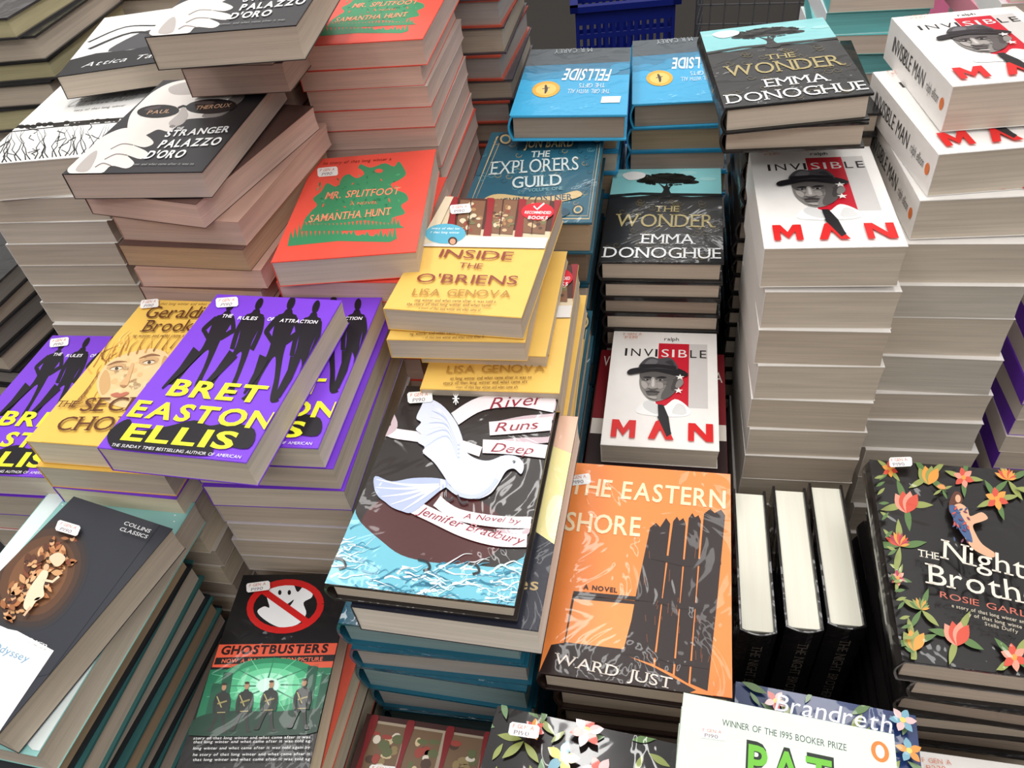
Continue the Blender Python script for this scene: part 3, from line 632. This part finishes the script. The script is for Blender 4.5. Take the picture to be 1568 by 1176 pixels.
stack('far_white_paperback_stack',x,y,-14.5,.485,0,.129,.198,.048,'pb',[(238,234,230)],[WHT,(214,206,194)],offs=[(-.005,-.006,.5,.048)],drift=(.003,-.003),jy=2)
hb='tree_cover_hardcover'; hf=(.3,.5)
H(hb,(.225,.862,-.5355,-15.6,.2,-.4),.147,.227,.029,'hc',(26,25,26),GREY,A_wonder,WT,fin=hf)
stack('black_hardcover_stack',.226,.862,-15,.3845,0,.144,.225,.027,'hc',[(22,21,22)],[GREY,DGR],jit=.0015,jy=.6,fin=hf)
H('upper_tree_cover_hardcover',(.329,.811,-.336,-9.2,-.5,-2.2),.14,.216,.028,'hc',(26,25,26),WHT,A_wonder,WT,fin=hf)
H('upper_tree_cover_hardcover',(.346,.822,-.367,-15,0,-1.5),.14,.216,.028,'hc',(26,25,26),GREY,A_wonder,WT,fin=hf)
x,y=T(.156,.976)
stack('tall_black_hardcover_stack',x,y,-15,.551,0,.138,.216,.028,'hc',[(22,21,22)],[GREY,DGR],jit=.002,jy=.8,fin=hf)
FT=[(808,72),(968,82),(965,177),(775,170)]; ff=(.32,.5)
H('blue_hardcover_book',(.141,1.040,-.420,-13,-1.0,1.8),.148,.234,.034,'hc',(60,174,224),DGR,A_fell,FT,fin=ff)
x,y=T(-.139,1.098)
stack('blue_hardcover_stack',x,y,-15,.491,0,.136,.230,.034,'hc',[(50,158,212)],[TAN,GREY],fin=ff,jy=.6,jit=.002)
H('light_blue_hardcover_book',(.309,1.102,-.450,-12,0,0),.148,.234,.036,'hc',(60,174,224),DGR,A_fell,FT,fin=ff)
x,y=T(.009,1.152)
stack('light_blue_hardcover_stack',x,y,-15,.463,0,.138,.234,.036,'hc',[(50,164,218)],[TAN,GREY],offs=[(-.001,-.004,1,.036)],fin=ff,jy=.6,jit=.002)
H('teal_hardcover_book',(.066,.873,-.462,-14,-.8,.5),.155,.235,.042,'hc',(40,92,112),TAN,A_expl,ET,fin=ff)
x,y=T(-.164,.864)
stack('teal_hardcover_stack',x,y,-15,.443,0,.148,.222,.042,'hc',[(32,78,96)],[(142,122,102),GREY],fin=ff,jy=.6,jit=.002)
x,y=T(-.163,.632)
H('low_teal_hardcover_book',(x,y,-.585,-15,0,0),.155,.225,.042,'hc',(40,92,112),TAN,A_expl,ET,fin=ff)
stack('low_teal_hardcover_stack',x,y,-15,.322,0,.148,.220,.042,'hc',[(32,78,96)],[(142,122,102),GREY],fin=ff,jy=.6,jit=.002)
H('coral_paperback_book',(-.130,.731,-.391,-6.3,-.3,.2),.140,.210,.028,'pb',(240,88,72),(212,196,182),A_orange,OC)
x,y=T(-.314,.672)
stack('coral_paperback_stack',x,y,-14,.530,0,.130,.204,.027,'pb',[(226,80,66)],PNK,jit=.002,jy=.8)
H('upper_coral_paperback_book',(-.089,.962,-.276,-12.4,.5,0),.140,.210,.027,'pb',(240,88,72),PNK,A_orange,OC)
stack('tall_coral_paperback_stack',-.089,.962,-12.4,.646,0,.140,.210,.0235,'pb',[(206,76,62),(196,180,172)],PNK,offs=[(-.008,0,.5,.022),(-.003,0,-.5,.023),(-.004,-.002,.6,.024),(-.003,0,0,.024)],jit=.002)
yb='yellow_paperback_book'
H(yb,(-.014,.642,-.414,-18.4,-.3,.2),.129,.198,.024,'pb',(240,197,102),GREY,A_obr)
H(yb,(-.022,.636,-.439,-14,0,0),.129,.198,.022,'pb',(240,197,102),GREY,A_obr)
H(yb,(.002,.604,-.476,-14,0,0),.129,.198,.024,'pb',(240,197,102),GREY,A_obr)
stack('yellow_paperback_stack',-.004,.627,-15,.488,.4745,.12,.17,.0135,'pb',[(240,197,102)],GREY)
stack('low_yellow_paperback_stack',.004,.612,-14,.4495,.366,.129,.198,.024,'pb',[(240,197,102)],GREY,jit=.006,jy=3)
H('purple_paperback_book',(-.235,.510,-.410,-17.2,0,.1),.129,.198,.027,'pb',(126,66,216),WHT,A_bret,BT)
H('purple_paperback_book',(-.200,.540,-.4385,-13.3,.1,0),.129,.198,.024,'pb',(126,66,216),WHT,A_bret,BT)
stack('purple_paperback_stack',-.200,.540,-13.3,.487,0,.129,.198,.027,'pb',[(118,58,206),(118,58,206),(200,190,206),(214,208,210)],[GREY,WHT],offs=[(.006,0,0,.027),(.007,-.002,1,.027),(.007,0,.5,.027)],jit=.003,jy=1)
GT=[(205,443),(400,452),(240,680),(33,650)]
H('face_cover_paperback',(-.330,.565,-.4395,-15.4,0,.1),.125,.198,.028,'pb',(238,194,92),CRM,A_ger,GT)
stack('mixed_paperback_stack',-.336,.562,-15.4,.482,0,.125,.196,.028,'pb',[(236,190,88),(118,58,206),(216,208,200)],[GREY,CRM],jit=.003,jy=1)
H('outer_purple_paperback_book',(-.460,.601,-.492,-13,0,.4),.125,.198,.028,'pb',(126,66,216),WHT,A_bret,BT)
stack('outer_purple_paperback_stack',-.462,.602,-14,.429,0,.123,.196,.028,'pb',[(112,50,196),(190,50,60),(214,208,204)],[GREY,WHT],jit=.003,jy=1)
sb='black_white_cover_paperback'
H(sb,(-.295,.779,-.302,-12.7,.5,1.0),.140,.210,.026,'pb',(42,40,44),(200,180,170),A_str)
stack('pink_edged_paperback_stack',-.295,.779,-12.7,.619,0,.140,.210,.024,'pb',[(96,70,64),(186,150,136)],[(214,182,170),(208,178,164),(182,152,124)],offs=[(.012,.004,-13,.026),(.026,.008,-6,.026),(.022,0,-5,.025),(.026,-.002,-2,.022),(.024,-.004,-4,.020),(.022,-.004,0,.022),(.02,-.004,2,.022)])
H('upper_black_white_cover_paperback',(-.197,.834,-.206,-8.6,2,.6),.140,.210,.030,'pb',(42,40,44),GREY,A_str)
stack('short_pink_edged_paperback_stack',-.225,.880,-14,.710,.652,.110,.150,.027,'pb',[(96,70,64)],[(196,168,156)],offs=[(.0,.01,-4,.028),(.0,.01,2,.030)])
x,y=T(-.480,.885)
stack('rear_pink_edged_paperback_stack',x,y,-14,.649,0,.110,.16,.027,'pb',[(96,70,64)],[(200,172,160)])
H('branch_cover_paperback',(-.447,.897,-.327,-6.2,.3,.6),.140,.210,.042,'pb',(242,241,239),WHT,A_white,[(95,125),(255,113),(162,252),(-40,245)])
stack('cream_paperback_stack',-.447,.897,-8,.580,0,.140,.210,.029,'pb',[(236,234,230)],[GREY,WHT],offs=[(-.01,0,-4,.03),(-.014,0,-5,.028),(-.018,0,-5,.03)],drift=(-.001,0))
H('strip_title_paperback',(-.399,1.032,-.290,2,0,.3),.140,.210,.026,'pb',(30,30,34),GREY,A_dark19)
stack('grey_paperback_stack',-.405,1.085,-4,.632,0,.135,.12,.027,'pb',[(40,40,44)],GREY)
gf=(.3,.5)
x,y=T(-.86,.70); stack('dark_hardcover_stack',x,y,-18,.47,0,.14,.21,.026,'hc',[(30,28,30),(44,44,48)],[(150,144,138),GREY],fin=gf,jy=3,jit=.005)
x,y=T(-.87,.98); stack('olive_hardcover_stack',x,y,-8,.70,0,.15,.23,.028,'hc',[(56,54,56),(44,44,44)],[(200,190,150),GREY],fin=gf,jy=5,jit=.008)
x,y=T(-.77,1.24); stack('charcoal_hardcover_stack',x,y,-12,.70,0,.15,.23,.028,'hc',[(40,38,40),(90,90,92)],[GREY],fin=gf,jy=4,jit=.006)
x,y=T(-.57,1.24); stack('pale_hardcover_stack',x,y,-12,.66,0,.15,.22,.028,'hc',[(200,196,190),(90,90,92)],[GREY],fin=gf,jy=4,jit=.006)
x,y=T(-.284,1.14); stack('wrapped_hardcover_stack',x,y,-15,.80,0,.12,.20,.032,'hc',[(66,60,66),(176,70,50)],[(176,158,140),(160,148,142)],fin=(.3,.6),jy=2.5,jit=.004)
H('dove_cover_hardcover',(-.059,.416,-.484,-16.2,-.3,.2),.145,.216,.022,'hc',(42,35,34),WHT,A_river,RT,fin=(.3,.6))
H('navy_paperback_book',(-.044,.408,-.507,-16.7,0,0),.145,.216,.034,'pb',(36,38,52),(246,238,228),A_ellis,[(690,650),(888,652),(848,975),(560,937)],fin=(.3,.2))
stack('blue_wrapped_hardcover_stack',-.063,.424,-15.5,.408,0,.150,.226,.036,'hc',[(28,96,120)],[(130,160,166),(170,168,166)],offs=[(0,0,0,.034),(.001,-.002,1.2,.034),(.002,-.004,-1.2,.042),(.002,0,.6,.04)],fin=(.22,1),jit=.002,jy=.8)
H('orange_hardcover_book',(.090,.367,-.569,-16.6,-.3,-.8),.145,.216,.028,'hc',(38,24,22),GREY,A_east,[(895,708),(1112,727),(1125,1060),(815,1040)],fin=(.34,.4))
stack('orange_hardcover_stack',.094,.367,-15.3,.348,0,.136,.210,.03,'hc',[(60,44,38)],[GREY,DGR],fin=(.3,.5),jit=.002,jy=.6)
H('flower_cover_hardcover',(.380,.359,-.617,-16.9,.2,-.3),.140,.216,.032,'hc',(30,27,28),GREY,A_night,[(1318,705),(1578,720),(1670,1040),(1375,1025)],fin=(.28,.8))
stack('flower_cover_hardcover_stack',.393,.357,-16,.299,0,.132,.212,.032,'hc',[(30,27,28)],[GREY,DGR],fin=(.28,.9),jy=1.5,jit=.002)
for i,(u,v,ln) in enumerate(((.103,.492,1),(.148,.500,0),(.189,.508,-1.0))):
    x,y=T(u,v)
    e=bpy.data.objects.new('upright_hardcover_book',None); scene.collection.objects.link(e)
    B=Matrix(((.2588,0,.9659,x),(.9659,0,-.2588,y),(0,1,0,.122),(0,0,0,1)))
    e.matrix_world=B@Matrix.Rotation(RX(ln*.6),4,'X')
    mb=MB(); book(mb,Matrix.Translation((0,0,.017)),.178,.24,.036,'hc',col((26,24,26),.25,.8),paper((255,250,234),'page_edges_upright',2,.97)); bevel(mb.obj('book_body',e))
    fr=Matrix(((0,0,-1,-.178/2-.0032),(-1,0,0,0),(0,1,0,0),(0,0,0,1)))
    a=Art(.24,.034,None,fr,(.3,.5)); a.text('THE NIGHT BROTHER',(8,9),(60,9),4,(120,112,104),serif=1); a.text('GARLAND',(66,9),(90,9),4,(140,80,66)); a.mb.obj('spine_print',e)
GH=[(372,870),(535,880),(470,1195),(275,1185)]
H('film_cover_paperback',(-.232,.334,-.591,-8.3,.3,0),.106,.175,.024,'pb',(24,22,24),CRM,A_ghost,GH,fin=(.3,.3))
x,y=T(-.304,.266)
stack('film_cover_paperback_stack',x,y,-14,.334,0,.102,.173,.024,'pb',[(200,80,60),(24,22,24)],CRM,offs=[(.004,.0,-1,.024)],jit=.002,jy=1)
H('classics_paperback_book',(-.382,.355,-.487,-27.5,0,0),.111,.178,.028,'pb',(50,52,60),GREY,A_ody,OT)
H('mint_paperback_book',(-.400,.376,-.517,-17.4,0,0),.15,.222,.028,'pb',(150,204,200),WHT,A_mint,MT)
stack('mixed_hardcover_stack',-.407,.361,-16,.404,0,.134,.196,.027,'hc',[(40,44,50),(60,110,110)],[TAN,GREY,WHT],jit=.004,jy=2.5,fin=(.35,.2))
H('mint_novel_paperback',(.112,.112,-.510,-20,0,0),.129,.198,.024,'pb',(218,232,218),WHT,A_pat)
stack('mint_novel_paperback_stack',.114,.116,-19,.415,.306,.125,.194,.026,'pb',[(216,230,216)],WHT,jit=.002,jy=.6)
H('floral_hardcover_book',(-.018,.138,-.567,-20,0,0),.134,.216,.030,'hc',(32,28,30),GREY,A_floral,fin=(.15,1))
x,y=T(-.055,.132)
stack('floral_hardcover_stack',x,y,-15.5,.352,0,.118,.20,.030,'hc',[(32,28,30)],[GREY,DGR],fin=(.25,.8),jit=.0015,jy=.6)
H('blue_floral_hardcover',(.182,.166,-.646,-20,0,0),.140,.216,.030,'hc',(34,56,108),GREY,A_blue,fin=(.25,.7))
stack('blue_floral_hardcover_stack',.186,.155,-16,.273,0,.134,.19,.030,'hc',[(60,60,70)],[GREY,DGR],fin=(.25,.7),jit=.002,jy=1)
x,y=T(-.184,.160)
H('window_cover_paperback',(x,y,-.66,-16,0,0),.119,.198,.026,'pb',(70,40,38),GREY,A_paint)
stack('window_cover_paperback_stack',x,y,-15,.263,0,.115,.194,.026,'pb',[(70,40,38)],[GREY,DGR],jit=.002,jy=.8)
x,y=T(.283,.213)
H('low_portrait_cover_paperback',(x,y,-.72,-16,0,0),.129,.198,.026,'pb',(240,240,240),WHT,A_inv)
stack('near_white_paperback_stack',x,y,-16,.203,0,.129,.198,.026,'pb',[(240,240,240)],[GREY])
x,y=T(.255,1.22); stack('aqua_paperback_stack',x,y,-15,.66,0,.129,.198,.028,'pb',[(110,196,196),(236,236,236)],[WHT,(120,200,200)],jit=.004,jy=3)
x,y=T(.42,1.07); stack('pink_cover_paperback_stack',x,y,-15,.70,0,.129,.198,.028,'pb',[(236,150,170),(236,236,236)],[WHT],jit=.005,jy=3)
x,y=T(.470,.80); stack('violet_paperback_stack',x,y,-15,.42,0,.129,.198,.028,'pb',[(112,50,196),(220,210,200)],[WHT],jit=.004,jy=2)
x,y=T(.44,.56); stack('low_grey_paperback_stack',x,y,-15,.2,0,.129,.198,.028,'pb',[(60,60,70)],[GREY],jit=.004,jy=3)
# ------------------------------------------------------------ table, floor, walls, basket
I=Matrix.Identity(4)
mb=MB(); tm=col((34,32,34),.8)
cx,cy=T(-.2,.62)
mb.box(I,-1.15,1.05,-.70,.78,-.03,0,tm)
for sx in (-1.1,1.0):
    for sy in (-.65,.72): mb.box(I,sx-.03,sx+.03,sy-.03,sy+.03,-.75,-.03,tm)
mb.box(I,-1.1,1.0,.69,.71,-.75,-.03,tm)
o=mb.obj('display_table'); o.matrix_world=pose(cx,cy,0,-15)
mb=MB(); fm=col((58,54,52),.35); mb.box(I,-7,7,-5,9,-.05,0,fm); o=mb.obj('floor'); o.location=(0,0,-.75)
wmt=col((206,202,196),.8)
for n,b in (('wall_back',(-7.1,7.1,9,9.1)),('wall_front',(-7.1,7.1,-5.1,-5)),('wall_left',(-7.1,-7,-5,9)),('wall_right',(7,7.1,-5,9))):
    mb=MB(); mb.box(I,*b,0,3.6,wmt); o=mb.obj(n); o.location=(0,0,-.75)
def basket(name,x,y,z,yaw,c,S=1.0):
    mb=MB(); b1=col(c,.4); M=Matrix.Identity(4)
    def wall(p0,p1,zs):
        d=(Vector(p1)-Vector(p0)); L=d.length; a=math.atan2(d.y,d.x); W=M@Matrix.Translation((p0[0],p0[1],0))@Matrix.Rotation(a,4,'Z')
        for z0,z1 in zs: mb.box(W,0,L,-.006,.006,z0,z1,b1)
        n=int(L/.03)
        for k in range(n+1): mb.box(W,k*L/n-.008,k*L/n+.008,-.005,.005,.02,.30,b1)
    zs=[(0,.05),(.11,.13),(.19,.21),(.25,.32)]
    cs=[(-.21,-.15),(.21,-.15),(.21,.15),(-.21,.15)]
    for k in range(4): wall(cs[k],cs[(k+1)%4],zs)
    mb.box(M,-.21,.21,-.15,.15,0,.01,b1)
    for q in ((-.24,.24,-.18,-.145),(-.24,.24,.145,.18),(-.24,-.205,-.18,.18),(.205,.24,-.18,.18)): mb.box(M,*q,.31,.335,b1)
    o=mb.obj(name); o.location=(x,y,z); o.rotation_euler=(0,0,RX(yaw)); o.scale=(S,S,S)
basket('shopping_basket',.70,3.50,-.75,-8,(20,34,120),.95)
basket('upper_shopping_basket',.70,3.50,-.43,-8,(20,34,120),.95)
mb=MB(); wm=col((150,150,156),.3,0,.8)
for k in range(9):
    mb.box(I,-.24+k*.06-.003,-.24+k*.06+.003,-.2,-.194,.15,.8,wm); mb.box(I,-.24,.24,-.2,-.194,.15+k*.08,.156+k*.08,wm); mb.box(I,-.24,-.234,-.2+k*.05,-.194+k*.05,.15,.8,wm)
    mb.box(I,-.24,-.234,-.2,.2,.15+k*.08,.156+k*.08,wm)
for sx in (-.22,.2):
    for sy in (-.18,.16): mb.box(I,sx,sx+.02,sy,sy+.02,.0,.16,wm); mb.box(I,sx-.01,sx+.03,sy-.03,sy+.05,0,.07,col((30,30,30),.6))
mb.box(I,-.24,.24,-.2,.2,.14,.15,wm)
o=mb.obj('wire_trolley'); o.location=(1.30,3.55,-.75); o.rotation_euler=(0,0,RX(-20))
def bag(name,x,y,c,h):
    mb=MB(); m=col(c,.7); pr=[]
    for z,a,b in ((0,.2,.1),(h*.3,.22,.12),(h*.7,.19,.10),(h,.15,.05)):
        pr.append([(a*math.cos(t)*(1+.06*math.sin(5*t+z*9)),b*math.sin(t)*(1+.08*math.sin(4*t)),z) for t in [2*math.pi*k/20 for k in range(20)]])
    i=mb.mi(m)
    for r in pr: mb.v+= [Vector(p) for p in r]
    for r in range(3):
        for k in range(20): mb.f.append([r*20+k,r*20+(k+1)%20,(r+1)*20+(k+1)%20,(r+1)*20+k]); mb.m.append(i)
    mb.f.append(list(range(20))[::-1]); mb.m.append(i)
    for g in (-.04,.04):
        for k in range(8):
            t0=math.pi*k/8; t1=math.pi*(k+1)/8; p0=Vector((.1*math.cos(t0),g,h-.01+.16*math.sin(t0))); p1=Vector((.1*math.cos(t1),g,h-.01+.16*math.sin(t1)))
            d=p1-p0; W=Matrix.Translation(p0)@d.to_track_quat('X','Z').to_matrix().to_4x4(); mb.box(W,0,d.length,-.01,.01,-.004,.004,m)
    o=mb.obj(name); o.location=(x,y,-.75)
bag('shopping_bag',2.0,3.3,(226,120,160),.6); bag('cloth_bag',2.6,3.7,(225,222,222),.6)
# ------------------------------------------------------------ light + camera
def area(name,loc,sx,sy,e,c=(1,.98,.95)):
    l=bpy.data.lights.new(name,'AREA'); l.shape='RECTANGLE'; l.size=sx; l.size_y=sy; l.energy=e; l.color=c
    o=bpy.data.objects.new(name,l); o.location=loc; scene.collection.objects.link(o)
area('ceiling_light',(-.9,1.1,2.6),.3,2.4,22); area('ceiling_light',(.95,1.2,2.6),.3,2.4,18); area('ceiling_light',(0,-1.6,2.6),2.6,.5,25); area('ceiling_light',(0,3.6,2.6),3,.25,18); area('ceiling_light',(.05,1.6,2.6),.12,2.6,16)
w=bpy.data.worlds.new('world'); scene.world=w; w.use_nodes=True; bg=w.node_tree.nodes['Background']; bg.inputs[0].default_value=(1,.97,.93,1); bg.inputs[1].default_value=.68
cam=bpy.data.cameras.new('camera'); co=bpy.data.objects.new('camera',cam); scene.collection.objects.link(co); scene.camera=co
cam.sensor_width=36; cam.lens=36*1178.6/1568; cam.clip_start=.01
p=RX(42.85); r=RX(-7.87)
Fv=Vector((0,math.cos(p),-math.sin(p))); Uv=Vector((0,math.sin(p),math.cos(p))); Xv=Vector((1,0,0))
X2=Xv*math.cos(r)+Uv*math.sin(r); U2=-Xv*math.sin(r)+Uv*math.cos(r)
co.matrix_world=Matrix(((X2[0],U2[0],-Fv[0],0),(X2[1],U2[1],-Fv[1],0),(X2[2],U2[2],-Fv[2],Z),(0,0,0,1)))
# shop floor at z=0 (table top at 0.75 m); turn the shop so the table edges run along the room axes
bpy.context.view_layer.update()
R15=Matrix.Translation((0,0,.75))@Matrix.Rotation(RX(15),4,'Z')
for o in list(scene.objects):
    if o.parent is None:
        if o.name.startswith('wall') or o.name=='floor': o.location.z+=.75
        else: o.matrix_world=R15@o.matrix_world
